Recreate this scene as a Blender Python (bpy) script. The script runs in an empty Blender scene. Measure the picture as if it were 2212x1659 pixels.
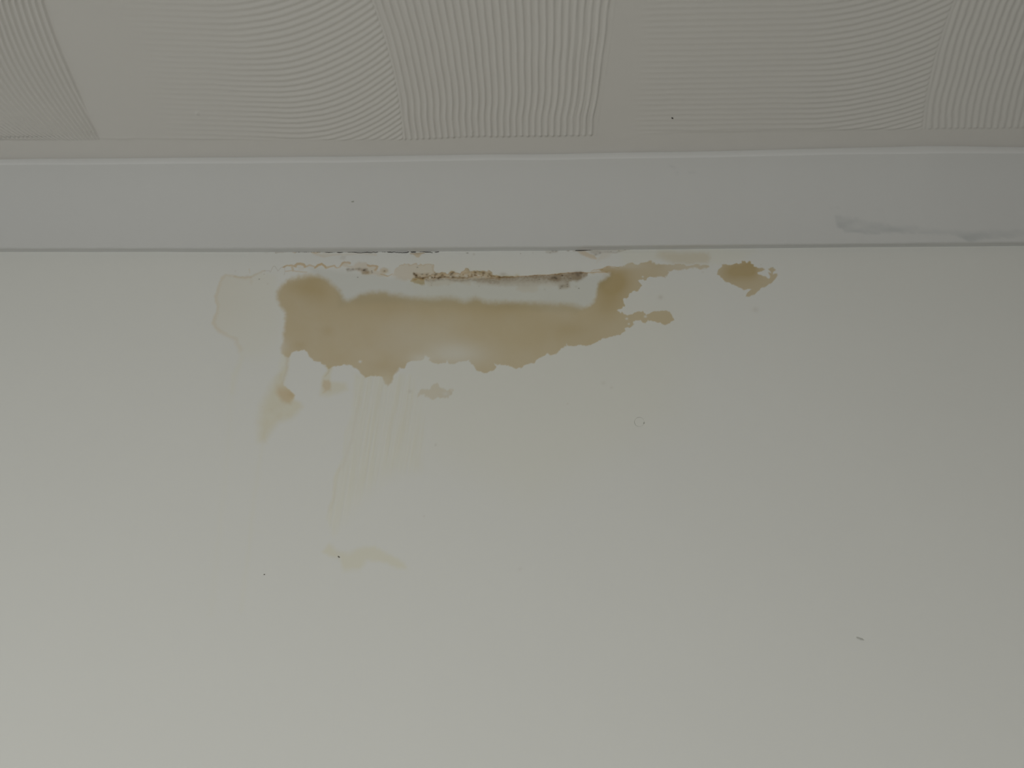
import bpy, math, random
import numpy as np
from mathutils import Matrix, Vector

# ------------------------------------------------------------------ camera, sky, lamps, exposure
scene = bpy.context.scene
W_, H_ = 2212.0, 1659.0
F_PX = 1661.0
PITCH, YAW, ROLL = math.radians(43.0), -0.07001, 0.05093
CEIL_Z = 2.40
CAM = np.array([0.0, -0.60, 1.50])
_cy, _sy = math.cos(YAW), math.sin(YAW)
FWD = np.array([_sy * math.cos(PITCH), _cy * math.cos(PITCH), math.sin(PITCH)])
_R = np.array([_cy, -_sy, 0.0]); _U = np.cross(_R, FWD)
RGT = _R * math.cos(ROLL) + _U * math.sin(ROLL)
UPV = -_R * math.sin(ROLL) + _U * math.cos(ROLL)

cam_data = bpy.data.cameras.new('camera')
cam_data.sensor_fit = 'HORIZONTAL'
cam_data.sensor_width = 36.0
cam_data.lens = F_PX / W_ * 36.0
cam_data.clip_start = 0.01
cam = bpy.data.objects.new('camera', cam_data)
scene.collection.objects.link(cam)
mw = Matrix(((RGT[0], UPV[0], -FWD[0], CAM[0]), (RGT[1], UPV[1], -FWD[1], CAM[1]),
             (RGT[2], UPV[2], -FWD[2], CAM[2]), (0, 0, 0, 1)))
cam.matrix_world = mw
scene.camera = cam

world = bpy.data.worlds.new('room_light'); scene.world = world
world.use_nodes = True
bgn = world.node_tree.nodes['Background']
bgn.inputs[0].default_value = (0.97, 1.0, 0.93, 1)
bgn.inputs[1].default_value = 0.12


def area_light(name, loc, target, size, power, color):
    d = bpy.data.lights.new(name, 'AREA'); d.shape = 'RECTANGLE'
    d.size, d.size_y = size; d.energy = power; d.color = color
    o = bpy.data.objects.new(name, d); scene.collection.objects.link(o)
    o.location = loc
    o.rotation_euler = (Vector(target) - Vector(loc)).to_track_quat('-Z', 'Y').to_euler()
    return o


# daylight of the window low on the left behind the photographer, and two added fill lamps
_k = area_light('window_daylight', (-0.55, -1.9, 0.76), (-0.22, 0.0, 0.74), (1.3, 0.8), 15.3, (1.0, 0.995, 0.945)); _k.data.spread = math.radians(142)
area_light('added_fill_warm', (2.4, -1.2, 1.5), (0.4, 0.0, 2.2), (1.4, 1.4), 0.32, (1.0, 0.55, 0.5))  # added lamp, tints the right side of the wall pink
area_light('added_fill_side', (-2.0, -0.9, 1.7), (-0.2, -0.1, 2.35), (0.7, 0.9), 1.6, (0.96, 0.98, 1.0))  # added lamp from the left, brings out the combed ceiling ridges

vs = scene.view_settings
scene.display_settings.display_device = 'sRGB'
vs.view_transform = 'Standard'; vs.look = 'None'; vs.gamma = 1.0; vs.exposure = 0.0
vs.use_curve_mapping = False


# ------------------------------------------------------------------ picking points of the place
def to_px(x, y, z):
    dx, dy, dz = x - CAM[0], y - CAM[1], z - CAM[2]
    d = dx * FWD[0] + dy * FWD[1] + dz * FWD[2]
    d = np.where(d < 0.05, 0.05, d)
    u = W_ / 2 + F_PX * (dx * RGT[0] + dy * RGT[1] + dz * RGT[2]) / d
    v = H_ / 2 - F_PX * (dx * UPV[0] + dy * UPV[1] + dz * UPV[2]) / d
    return u, v


def ray(u, v):
    d = FWD[None, :] + ((np.atleast_1d(u) - W_ / 2) / F_PX)[:, None] * RGT[None, :] \
        - ((np.atleast_1d(v) - H_ / 2) / F_PX)[:, None] * UPV[None, :]
    return d


def on_wall(u, v, y=0.0):
    d = ray(u, v); t = (y - CAM[1]) / d[:, 1]
    p = CAM[None, :] + d * t[:, None]
    return p[:, 0], p[:, 2]


def on_ceiling(u, v, z=CEIL_Z):
    d = ray(u, v); t = (z - CAM[2]) / d[:, 2]
    p = CAM[None, :] + d * t[:, None]
    return p[:, 0], -p[:, 1]              # x, distance from the wall


# ------------------------------------------------------------------ noise
_rng = np.random.RandomState(7)
_TAB = _rng.rand(256, 256)


def vnoise(x, y):
    xi = np.floor(x).astype(np.int64); yi = np.floor(y).astype(np.int64)
    fx = x - xi; fy = y - yi
    fx = fx * fx * (3 - 2 * fx); fy = fy * fy * (3 - 2 * fy)
    a = _TAB[yi & 255, xi & 255]; b = _TAB[yi & 255, (xi + 1) & 255]
    c = _TAB[(yi + 1) & 255, xi & 255]; d = _TAB[(yi + 1) & 255, (xi + 1) & 255]
    return (a * (1 - fx) + b * fx) * (1 - fy) + (c * (1 - fx) + d * fx) * fy


def fbm(x, y, s, octaves=4, seed=0.0):
    """-1..1, s = size of the largest lumps"""
    out = 0; amp = 1; tot = 0
    for k in range(octaves):
        out = out + amp * (vnoise(x / s * 2 ** k + 17.3 * k + seed, y / s * 2 ** k + 9.1 * k + seed * 1.7) * 2 - 1)
        tot += amp; amp *= 0.55
    return out / tot * 1.5


def sstep(a, b, x):
    t = np.clip((x - a) / (b - a), 0, 1)
    return t * t * (3 - 2 * t)


# ------------------------------------------------------------------ shapes traced on the wall
FR = {'a': (440, 520, 4.424), 'b': (840, 520, 4.424), 'c': (1220, 520, 4.424), 'd': (440, 530, 7.373),
      'e': (700, 530, 11.06), 'f': (880, 530, 11.06), 'g': (1060, 530, 11.06), 'h': (1220, 530, 11.06),
      'i': (1560, 530, 11.06), 'j': (400, 860, 3.687), 'k': (540, 790, 10.055), 'r': (1472, 0, 2.765),
      'p': (0, 0, 1.0), 'q': (1300, 860, 13.825)}


def P(f, *pts):
    ox, oy, s = FR[f]
    return [(ox + p[0] / s, oy + p[1] / s) + tuple(p[2:3]) for p in pts]


def S(s, pts):
    return [(p[0], p[1], s) for p in pts]


def seg_fields(pts, U, V, closed=True, soft=2.0):
    """distance to the outline, its softness there, inside test"""
    best = np.full(U.shape, 1e9); sf = np.full(U.shape, soft); inside = np.zeros(U.shape, bool)
    n = len(pts)
    for i in range(n if closed else n - 1):
        a = pts[i]; b = pts[(i + 1) % n]
        ax, ay = a[0], a[1]; bx, by = b[0], b[1]
        sa = a[2] if len(a) > 2 else soft; sb = b[2] if len(b) > 2 else soft
        dx, dy = bx - ax, by - ay; L = dx * dx + dy * dy + 1e-9
        t = np.clip(((U - ax) * dx + (V - ay) * dy) / L, 0, 1)
        d = (U - ax - t * dx) ** 2 + (V - ay - t * dy) ** 2
        m = d < best
        best = np.where(m, d, best); sf = np.where(m, sa + (sb - sa) * t, sf)
        if closed:
            c = ((ay > V) != (by > V)) & (U < (bx - ax) * (V - ay) / (by - ay + 1e-12) + ax)
            inside ^= c
    return np.sqrt(best), sf, inside


class Field:
    """layers evaluated at the vertices of a surface (U, V = where each vertex is seen)"""
    def __init__(self, U, V, names):
        self.U, self.V = U, V
        self.L = {n: np.zeros(U.shape) for n in names}
        self.wu1 = fbm(U, V, 26, 3, 1.0); self.wv1 = fbm(U, V, 26, 3, 5.0)
        self.wu2 = fbm(U, V, 7, 3, 11.0); self.wv2 = fbm(U, V, 7, 3, 15.0)

    def box(self, pts, m):
        xs = [p[0] for p in pts]; ys = [p[1] for p in pts]
        return np.where((self.U > min(xs) - m) & (self.U < max(xs) + m) & (self.V > min(ys) - m) & (self.V < max(ys) + m))[0]

    def cov_poly(self, pts, soft=2.0, warp=(2.0, 1.6)):
        ms = max([p[2] if len(p) > 2 else soft for p in pts])
        i = self.box(pts, ms + 12)
        out = np.zeros(self.U.shape)
        if len(i) == 0: return out
        U = self.U[i] + self.wu1[i] * warp[0] + self.wu2[i] * warp[1]
        V = self.V[i] + self.wv1[i] * warp[0] + self.wv2[i] * warp[1]
        d, s, ins = seg_fields(pts, U, V, True, soft)
        d = np.where(ins, d, -d)
        out[i] = sstep(-1, 1, d / s)
        return out

    def cov_line(self, pts, w=2.0, soft=1.5, warp=(1.0, 1.0)):
        """points may carry their own half width as third value"""
        wm = max([p[2] if len(p) > 2 else w for p in pts])
        i = self.box(pts, wm + soft + 8)
        out = np.zeros(self.U.shape)
        if len(i) == 0: return out
        U = self.U[i] + self.wu1[i] * warp[0] + self.wu2[i] * warp[1]
        V = self.V[i] + self.wv1[i] * warp[0] + self.wv2[i] * warp[1]
        d, ww, _ = seg_fields(pts, U, V, False, w)
        out[i] = 1 - sstep(-soft, soft, d - ww)
        return out

    def cov_blob(self, cx, cy, rx, ry, ang=0.0):
        ca, sa = math.cos(ang), math.sin(ang)
        x = self.U - cx; y = self.V - cy
        a = (x * ca + y * sa) / rx; b = (-x * sa + y * ca) / ry
        return np.exp(-(a * a + b * b))

    def add(self, name, cov, amt=1.0):
        self.L[name] = np.maximum(self.L[name], cov * amt)

    def plus(self, name, cov, amt=1.0):
        self.L[name] = np.clip(self.L[name] + cov * amt, 0, 1)

    def mul(self, name, cov, amt):
        self.L[name] = self.L[name] * (1 - cov * amt)


# --- outline of the big brown stain (third value = softness of the edge in that place)
MAIN = (
    S(7, P('a', (800, 385), (740, 430), (706, 490), (706, 560), (735, 625), (782, 690))) +
    S(5, P('a', (775, 790), (768, 880), (760, 960), (735, 1030), (745, 1075))) +
    S(3, P('a', (775, 1100), (815, 1120))) +
    S(1.6, P('a', (835, 1075), (865, 1055), (905, 1058), (960, 1046), (985, 1068), (998, 1105), (1045, 1142), (1120, 1166),
             (1155, 1190), (1180, 1222), (1200, 1232), (1222, 1212), (1280, 1196), (1345, 1190), (1395, 1192), (1420, 1212), (1480, 1240),
             (1505, 1268), (1548, 1302), (1600, 1292), (1660, 1300), (1690, 1292))) +
    S(3.5, P('a', (1712, 1330), (1755, 1385), (1795, 1350), (1812, 1290), (1860, 1228))) +
    S(1.4, P('b', (95, 1200), (112, 1215), (140, 1214), (160, 1195), (182, 1160), (230, 1148), (300, 1146), (330, 1128), (350, 1100),
             (382, 1118), (392, 1142), (420, 1165), (480, 1172), (548, 1170), (556, 1148), (575, 1175), (640, 1168), (662, 1152),
             (740, 1143), (772, 1142), (790, 1172), (815, 1190), (835, 1222), (862, 1245), (915, 1262), (962, 1250),
             (1008, 1235), (1025, 1205), (1012, 1165), (1040, 1190), (1088, 1178), (1130, 1192), (1175, 1210), (1232, 1216), (1275, 1200),
             (1305, 1180), (1350, 1168), (1385, 1165), (1412, 1138), (1440, 1125), (1468, 1108), (1510, 1084), (1545, 1090), (1585, 1086),
             (1618, 1052), (1650, 1022), (1700, 1005), (1696, 985), (1712, 1000), (1762, 1004), (1800, 990), (1850, 1000),
             (1935, 985), (1985, 966), (2010, 960), (2050, 930), (2130, 918), (2200, 896))) +
    S(1.1, P('c', (530, 898), (548, 882), (585, 860), (578, 842), (600, 822), (612, 832), (640, 830), (665, 808), (662, 782), (680, 770),
             (722, 764), (740, 782), (762, 786), (800, 766), (860, 772), (910, 776), (935, 796), (962, 806), (1005, 790),
             (1045, 755), (1028, 720), (1000, 680), (968, 668), (940, 664), (905, 676), (850, 680), (808, 694), (780, 708),
             (762, 694), (748, 678), (700, 684), (665, 690), (648, 702), (612, 716), (566, 702), (536, 680))) +
    S(0.9, P('h', (1330, 1625), (1250, 1545), (1310, 1528), (1380, 1508), (1462, 1448), (1440, 1410), (1415, 1330), (1400, 1290),
             (1405, 1258), (1480, 1262), (1520, 1205), (1522, 1155), (1585, 1140), (1610, 1095), (1650, 1085), (1690, 1108),
             (1730, 1105), (1750, 1050), (1800, 1020), (1845, 975), (1835, 925), (1790, 888), (1750, 868), (1790, 832),
             (1850, 826), (1900, 842), (1955, 838), (1975, 800), (2010, 762))) +
    S(2.0, P('c', (850, 350), (905, 344), (960, 347), (985, 322), (992, 296), (1040, 280), (1105, 274), (1150, 264), (1240, 258),
             (1310, 266), (1360, 268), (1390, 250), (1372, 234), (1300, 236), (1240, 226), (1180, 236), (1130, 222), (1080, 216),
             (1000, 224), (930, 230), (880, 228), (850, 212), (820, 184), (792, 200), (745, 208), (700, 226), (640, 210),
             (590, 226), (552, 246), (470, 246), (400, 245), (345, 270), (330, 286), (370, 300))) +
    S(6, P('c', (440, 312), (430, 345), (370, 375), (320, 415), (305, 470), (298, 545), (262, 600), (190, 632))) +
    S(10, P('b', (1850, 632), (1700, 605), (1500, 590), (1320, 588), (1150, 588), (1010, 588), (940, 590), (890, 575), (830, 545), (775, 566),
            (720, 586), (660, 560), (590, 540), (480, 550), (400, 552), (300, 545), (200, 535), (100, 522), (0, 508))) +
    S(9, P('a', (1740, 492), (1600, 498), (1500, 512), (1440, 548), (1390, 572), (1335, 552), (1298, 480), (1245, 430),
           (1175, 375), (1110, 342), (1010, 335), (900, 345))))

RIGHT = S(1.6, P('i', (-115, 700), (-110, 600), (0, 500), (0, 465), (80, 462), (200, 470), (300, 440), (380, 425), (470, 432), (480, 378),
                 (540, 378), (570, 430), (610, 400), (640, 380), (680, 392), (690, 430), (745, 450), (760, 500), (800, 520), (850, 545),
                 (880, 560), (960, 545), (1020, 580), (960, 600), (900, 625), (862, 645), (860, 690), (930, 715), (1010, 735), (1080, 765),
                 (1120, 780), (1140, 740), (1110, 640), (1180, 640), (1130, 590), (1110, 560), (1200, 520), (1270, 565), (1270, 610),
                 (1220, 630), (1210, 690), (1300, 665), (1330, 710), (1290, 760), (1240, 820), (1160, 880), (1080, 940),
                 (1010, 995), (940, 1020), (880, 1080), (800, 1150), (720, 1205), (640, 1235), (560, 1230), (580, 1170), (640, 1110),
                 (690, 1050), (600, 1050), (520, 1060), (420, 1020), (330, 960), (230, 925), (120, 885), (40, 860), (0, 790)))
TIDE = (P('a', (205, 318, 3), (160, 350, 3), (140, 410, 3), (118, 470, 2.5), (98, 530, 2.5), (102, 575, 2.5), (126, 620, 2.5), (120, 680, 3),
          (85, 735, 3), (72, 790, 3), (95, 835, 4), (150, 880, 5), (220, 915, 6), (300, 955, 8), (345, 1040, 12), (370, 1130, 14),
          (520, 1130, 30), (660, 1050, 30), (760, 900, 30), (760, 650, 30), (700, 450, 20), (690, 330, 10), (560, 300, 4), (470, 330, 4),
          (400, 352, 3), (340, 345, 3), (280, 325, 3)))
TIDE_EDGE = P('a', (420, 350), (340, 348), (285, 322), (210, 325), (165, 365), (150, 410), (126, 470), (112, 530), (118, 575), (135, 620), (130, 690),
              (105, 745), (92, 790), (112, 830), (160, 875), (225, 915), (300, 950), (345, 1040))
LONE = P('b', (270, 1490, 2.2), (330, 1425, 2.2), (395, 1420, 2.2), (415, 1380, 2), (450, 1368, 2), (490, 1395, 2.2), (530, 1420, 2.2), (570, 1435, 2.2),
         (612, 1420, 2.2), (600, 1470, 2.2), (560, 1512, 2.2), (500, 1505, 2.2), (420, 1505, 2.2), (370, 1500, 2.2), (340, 1480, 2.2))
RUN_L = P('k', (760, 0, 4), (810, 0, 2), (800, 70, 2), (750, 160, 2), (705, 250, 1.6), (705, 340, 1.6), (730, 430, 1.6), (790, 480, 1.4), (850, 530, 1.4),
          (900, 590, 1.4), (950, 620, 2), (975, 660, 2), (960, 740, 5), (1090, 800, 6), (1130, 900, 9), (1000, 1060, 10), (880, 1140, 12),
          (600, 1230, 12), (460, 1400, 12), (330, 1640, 12), (200, 1640, 14), (190, 1250, 16), (250, 880, 16), (380, 620, 16), (500, 360, 14), (620, 160, 10))
RUN_M = P('k', (1640, 0, 2), (1780, 0, 3), (1790, 80, 3), (1740, 200, 4), (1760, 340, 5), (2080, 380, 8), (2120, 520, 8), (1900, 600, 8), (1700, 660, 8),
          (1540, 640, 7), (1540, 400, 5), (1580, 240, 5), (1670, 110, 3))
BAND = P('c', (900, 110, 10), (1000, 108, 8), (1200, 112, 8), (1370, 118, 6), (1385, 150, 6), (1360, 215, 6), (1240, 222, 6), (1130, 216, 6), (1040, 220, 7), (960, 190, 10), (880, 150, 12))
WASH = P('j', (1350, -190, 8), (1340, 0, 6), (1330, 120, 6), (1270, 260, 4), (1250, 460, 3), (1190, 620, 3), (1170, 780, 3), (1130, 950, 6), (1180, 1080, 12), (1260, 950, 30), (1420, 760, 30),
         (1600, 620, 30), (1880, 560, 25), (1920, 300, 25), (1900, 0, 25), (1820, -200, 12))
LOW = P('j', (1150, 1150, 6), (1090, 1220, 6), (1150, 1260, 6), (1230, 1270, 6), (1260, 1370, 7), (1400, 1370, 7), (1450, 1290, 8), (1560, 1300, 7), (1680, 1350, 7), (1770, 1360, 7),
        (1740, 1310, 7), (1620, 1240, 6), (1510, 1180, 7), (1390, 1200, 8), (1300, 1240, 9), (1210, 1220, 8))
PLAQUE = P('f', (-290, 560, 1.3), (-200, 500, 1.6), (-80, 480, 2), (-60, 440, 2), (20, 440, 2), (80, 480, 2), (150, 460, 1.6), (220, 440, 1.6), (290, 470, 2), (360, 480, 2),
           (460, 440, 3), (560, 430, 3), (620, 470, 3), (610, 560, 2), (620, 640, 2), (700, 670, 2), (760, 680, 2), (830, 640, 1.6), (900, 660, 1.4), (960, 690, 1.4), (1010, 660, 1.4),
           (1060, 610, 1.2), (1110, 610, 1.2), (1160, 660, 1.4), (1270, 660, 1.4), (1330, 600, 1.2), (1400, 545, 1.2), (1460, 580, 1.2), (1500, 640, 1.4), (1580, 620, 1.5),
           (1700, 620, 1.5), (1820, 640, 1.5), (1920, 610, 2), (2000, 640, 2), (2020, 700, 1.5), (2100, 710, 1.2), (2212, 735, 1.2), (2212, 800, 4), (1900, 800, 4), (1400, 810, 3),
           (1000, 810, 3), (700, 810, 3), (430, 830, 3), (200, 830, 2), (80, 820, 3), (0, 830, 4), (-100, 850, 5), (-260, 800, 6), (-340, 740, 3), (-330, 640, 2))
PL_TOP = [p_[:2] for p_ in PLAQUE[1:39]]
PLAQUE2 = P('e', (390, 480, 2), (430, 400, 2), (500, 390, 2), (560, 400, 1.6), (630, 410, 1.6), (620, 455, 1.6), (560, 480, 2), (700, 500, 3), (760, 430, 4), (840, 400, 4),
            (900, 420, 4), (1000, 410, 2.5), (1040, 470, 2), (1120, 490, 1.5), (1240, 480, 1.2), (1300, 505, 1.2), (1280, 570, 1.4), (1260, 620, 1.6), (1320, 640, 2), (1340, 560, 2.2), (1430, 525, 2),
            (1510, 560, 2), (1530, 620, 2), (1480, 670, 2), (1420, 680, 1.6), (1540, 740, 1.5), (1420, 760, 3), (1300, 740, 4), (1180, 700, 3), (1060, 700, 3), (920, 690, 3), (880, 640, 3), (700, 560, 4), (480, 520, 4))
SMUDGE = P('g', (-330, 800, 3), (-200, 790, 2), (0, 780, 2), (100, 775, 1.5), (350, 740, 1.2), (600, 745, 1.2), (850, 735, 1), (1040, 712, 1), (1250, 712, 1), (1480, 700, 1), (1650, 675, 1),
           (1850, 655, 1), (2000, 645, 1), (2212, 635, 1), (2320, 655, 1), (2300, 720, 3), (2180, 800, 4), (2060, 870, 5), (1960, 840, 3), (1880, 870, 3), (1900, 1000, 3), (1640, 1060, 4), (1600, 960, 5), (1400, 900, 5),
           (1150, 960, 6), (900, 1000, 6), (600, 960, 6), (200, 960, 5), (-100, 930, 5), (-330, 900, 5))
PINKISH = P('g', (-400, 900, 5), (0, 940, 5), (400, 960, 5), (640, 960, 4), (620, 1040, 4), (760, 1110, 4), (950, 1120, 5), (1140, 1090, 5), (1160, 960, 6), (1400, 980, 7), (1600, 950, 7), (1500, 880, 6), (900, 880, 6), (0, 860, 6))
DAMP = (S(8, P('a', (1000, 260), (1300, 290), (1600, 320), (1760, 350), (1900, 370))) +
        S(7, P('b', (300, 380), (1000, 350), (1500, 350), (1900, 330), (2150, 310))) +
        S(10, P('b', (2120, 380), (2000, 470), (1950, 600), (1800, 680), (1200, 650), (600, 620), (100, 600))) +
        S(12, P('a', (1500, 600), (1300, 620), (1250, 440), (1050, 320))))

FAINT_DOTS = [('c', 915, 540, 24, .42), ('c', 1822, 658, 30, .30), ('c', 445, 1405, 14, .28), ('c', 370, 1360, 22, .22),
              ('b', 1708, 1558, 10, .30), ('b', 203, 1440, 20, .32), ('d', 505, 412, 12, .35), ('d', 1018, 612, 13, .35),
              ('i', 925, 465, 16, .4), ('c', 1320, 300, 9, .35), ('j', 1995, 372, 9, .5), ('j', 1903, 940, 7, .35), ('p', 1123, 1230, 5, .18),
              ('k', 1905, 575, 12, .25), ('k', 272, 888, 12, .25), ('f', 1590, 215, 26, .55), ('g', 1012, 178, 16, .35), ('a', 600, 108, 20, .3),
              ('f', 985, 940, 26, .25), ('f', 1710, 975, 26, .4), ('f', 1975, 830, 18, .45), ('g', 1325, 895, 18, .45), ('g', 1290, 1055, 28, .35), ('g', 2040, 985, 32, .35)]
# black pin spots of mould: frame, x, y, radius, strength
SPOTS = [('f', 240, 530, 16, .6), ('f', 165, 690, 26, .8), ('f', 215, 730, 28, .95), ('f', 205, 780, 22, .7), ('f', 355, 700, 24, .6), ('f', 465, 712, 22, .8), ('f', 375, 800, 24, .85),
         ('f', 597, 783, 14, 1.0), ('f', 650, 775, 15, 1.0), ('f', 690, 700, 32, .65), ('f', 655, 715, 18, .5), ('f', 785, 770, 30, .75), ('f', 740, 795, 22, .8), ('f', 835, 708, 20, .6), ('f', 895, 760, 16, .7),
         ('f', 1060, 690, 30, .8), ('f', 1095, 660, 24, .6), ('f', 1035, 725, 20, .6), ('f', 1090, 770, 34, .6), ('f', 1625, 660, 30, .7), ('f', 1615, 720, 26, .5), ('f', 1730, 640, 24, .5), ('f', 1820, 670, 34, .6),
         ('f', 1960, 700, 26, .6), ('f', 1928, 745, 14, .95), ('f', 1330, 795, 16, .4), ('f', 575, 950, 10, .5), ('f', 580, 905, 8, .4), ('e', 805, 762, 12, .85), ('e', 975, 590, 40, .6), ('e', 945, 600, 20, .6), ('e', 1140, 618, 15, .75),
         ('e', 1148, 655, 14, .7), ('e', 1445, 618, 18, .7), ('e', 570, 570, 34, .25), ('e', 690, 575, 30, .3), ('e', 840, 560, 40, .3), ('e', 640, 600, 30, .2), ('g', 1710, 720, 22, .85), ('g', 1470, 780, 26, .5), ('g', 1530, 770, 36, .7), ('g', 1570, 795, 26, .6),
         ('g', 1165, 815, 14, .5), ('g', 2106, 1026, 12, .95), ('g', 1830, 930, 16, .6), ('g', 1835, 980, 18, .5), ('g', 1700, 980, 30, .45), ('g', 1665, 1025, 16, .45), ('g', 1910, 790, 24, .45), ('g', 1960, 680, 26, .45),
         ('g', 2060, 670, 50, .5), ('g', 2150, 660, 40, .6), ('g', 2090, 720, 40, .4), ('g', 70, 750, 22, .4), ('g', 215, 762, 26, .45), ('d', 885, 538, 8, .9), ('d', 962, 460, 6, .5), ('i', 1212, 525, 9, .5),
         ('g', 1480, 130, 22, .6), ('g', 1560, 130, 24, .5), ('g', 1850, 130, 18, .5), ('g', 715, 200, 9, .7), ('f', 1440, 185, 16, .6), ('f', 1415, 183, 10, .5), ('g', 1420, 175, 10, .4),
         ('h', 1440, 110, 16, .6), ('h', 1290, 130, 10, .5), ('h', 1105, 150, 9, .6), ('h', 840, 188, 24, .35), ('h', 740, 225, 26, .2)]
LAYERS = ('tan', 'gold', 'rust', 'mould', 'black', 'wash', 'flesh', 'damp')


def wall_fields(U, V):
    f = Field(U, V, LAYERS)
    mott = 0.5 + 0.5 * fbm(U, V, 60, 4, 3.0)
    main = f.cov_poly(MAIN, 2.0, (1.4, 1.9))
    f.add('tan', main)
    right = f.cov_poly(RIGHT, 1.6, (0.8, 1.6)); f.add('tan', right)
    # weaker and stronger parts of the brown
    f.mul('tan', f.cov_blob(*P('b', (620, 1080))[0], 62, 26), .62)
    f.mul('tan', f.cov_blob(*P('b', (900, 1150))[0], 90, 34), .12)
    f.mul('tan', f.cov_blob(*P('b', (300, 1130))[0], 26, 12), .45)
    f.mul('tan', f.cov_blob(*P('b', (300, 900))[0], 110, 40), .18)
    f.mul('tan', f.cov_blob(*P('c', (620, 240))[0], 30, 7), .25)
    f.mul('tan', f.cov_blob(*P('c', (1200, 250))[0], 60, 14), .3)
    f.mul('tan', f.cov_blob(*P('c', (480, 255))[0], 16, 6), .3)
    f.mul('tan', f.cov_blob(*P('a', (740, 1020))[0], 14, 22), .35)
    f.mul('tan', f.cov_blob(*P('a', (1740, 1350))[0], 14, 16), .3)
    f.L['tan'] *= 0.90 + 0.16 * mott
    body = np.clip(main + right, 0, 1)
    for fr, x, y, rx, ry, a in (('a', 960, 430, 44, 22, .6), ('a', 1090, 500, 36, 24, .45), ('a', 1060, 350, 22, 12, .35), ('a', 900, 700, 60, 60, .12), ('a', 1180, 860, 16, 12, .3), ('a', 920, 1000, 14, 10, .35),
                               ('b', 560, 640, 150, 18, .26), ('b', 1100, 640, 60, 22, .35), ('a', 1640, 600, 90, 24, .3), ('b', 1700, 850, 80, 30, .22), ('c', 430, 450, 34, 28, .85), ('c', 500, 390, 34, 20, .75), ('c', 520, 300, 30, 14, .35),
                               ('c', 420, 620, 30, 26, .5), ('a', 1700, 1200, 26, 12, .25), ('i', 450, 600, 36, 22, .8), ('i', 680, 560, 16, 20, .75), ('i', 200, 650, 26, 20, .5), ('c', 100, 850, 40, 14, .22), ('c', 900, 250, 14, 8, .2)):
        ox, oy = P(fr, (x, y))[0]
        f.plus('gold', f.cov_blob(ox, oy, rx, ry) * body, a)
    # tide mark left of the stain
    t = f.cov_poly(TIDE, 3, (1.0, 1.0))
    fall = 1 - sstep(455, 590, U) * .75
    f.add('flesh', t * fall * sstep(820, 640, V), .30)
    f.add('flesh', f.cov_line(TIDE_EDGE, 6, 7, (2, 1.5)) * t, .68)
    f.add('wash', t * (1 - sstep(560, 650, U) * .5), .3)
    f.add('wash', f.cov_line(P('a', (340, 1000), (370, 1120), (290, 1300), (275, 1450)), 5, 7), .4)
    f.add('tan', f.cov_line(P('d', (490, 490), (580, 500), (640, 525), (700, 500), (740, 510), (850, 450), (960, 405)), 1.6, 2.2, (1.5, 2)), .4)
    f.add('flesh', f.cov_poly(P('d', (660, 500), (700, 470), (760, 520), (780, 580), (760, 640), (720, 620)), 4), .35)
    f.add('mould', f.cov_line(P('d', (960, 405), (1040, 400), (1060, 430), (1110, 330), (1140, 330), (1180, 410), (1240, 350), (1290, 345)), .5, .9, (.4, .6)), .45)
    f.add('mould', f.cov_line(P('d', (1285, 350), (1290, 410), (1280, 470)), .5, .9, (.4, .6)), .35)
    f.add('rust', f.cov_line(P('d', (730, 370), (735, 440)), 1, 1.6), .3)
    # scalloped rusty rim
    for w, a, pts in ((1.6, .85, P('d', (1270, 350), (1330, 325), (1420, 325), (1470, 340))), (2.6, .85, P('d', (1460, 325), (1490, 300), (1540, 292), (1585, 308), (1610, 345))),
                      (1.8, .6, P('d', (1610, 350), (1680, 320), (1750, 335))), (2.4, .95, P('d', (1770, 358), (1820, 320), (1880, 298), (1920, 325), (1945, 355))),
                      (1.6, .75, P('d', (1950, 365), (2010, 335), (2080, 325), (2110, 350))), (1.2, .6, P('d', (2110, 355), (2160, 345), (2190, 300))),
                      (2.5, .6, P('d', (1410, 345), (1420, 400))), (1.2, .5, P('d', (1300, 420), (1400, 400), (1500, 420), (1640, 430)))):
        f.add('rust', f.cov_line(pts, w, 1.2, (.6, .8)), a)
    f.add('flesh', f.cov_poly(P('d', (1480, 340, 2), (1540, 320, 2), (1600, 360, 2), (1580, 400, 3), (1500, 400, 3)), 2), .3)
    # plaques and ridge
    p2 = f.cov_poly(PLAQUE2, 2, (.5, .8)); f.add('flesh', p2, .8)
    f.add('rust', f.cov_line(P('e', (1040, 480), (1120, 498), (1200, 492), (1270, 505), (1255, 560), (1220, 600)), 2.2, 1.6, (.5, .8)), .7)
    f.add('rust', f.cov_line(P('e', (380, 510), (430, 440), (480, 405), (560, 400), (610, 425)), 1.8, 1.8, (.5, .8)), .65)
    f.add('rust', f.cov_line(P('e', (0, 480), (30, 510), (100, 510), (170, 490), (250, 480), (270, 520)), 1.6, 1.5, (.5, .8)), .6)
    f.add('rust', f.cov_line(P('e', (1350, 690), (1440, 712), (1520, 745), (1580, 715), (1630, 690)), .9, 1.1, (.4, .6)), .7)
    f.add('mould', f.cov_poly(P('e', (530, 570, 2), (600, 545, 2), (720, 560, 2), (860, 545, 2), (1040, 560, 2), (1060, 610, 2), (1100, 640, 2), (1080, 690, 2), (980, 695, 2), (900, 680, 2), (860, 620, 3), (700, 600, 3), (560, 630, 3)), 2, (.5, 1.2))
          * (0.45 + .55 * vnoise(U / 3.1, V / 2.2)), .62)
    f.add('tan', f.cov_blob(*P('e', (1020, 660))[0], 9, 4), .7)
    f.add('tan', f.cov_blob(*P('e', (1450, 620))[0], 9, 6), .55)
    pl = f.cov_poly(PLAQUE, 2, (.9, 2.2))
    f.add('rust', f.cov_line(PL_TOP, 1.0, 1.5, (.9, 2.2)), .5)
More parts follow.
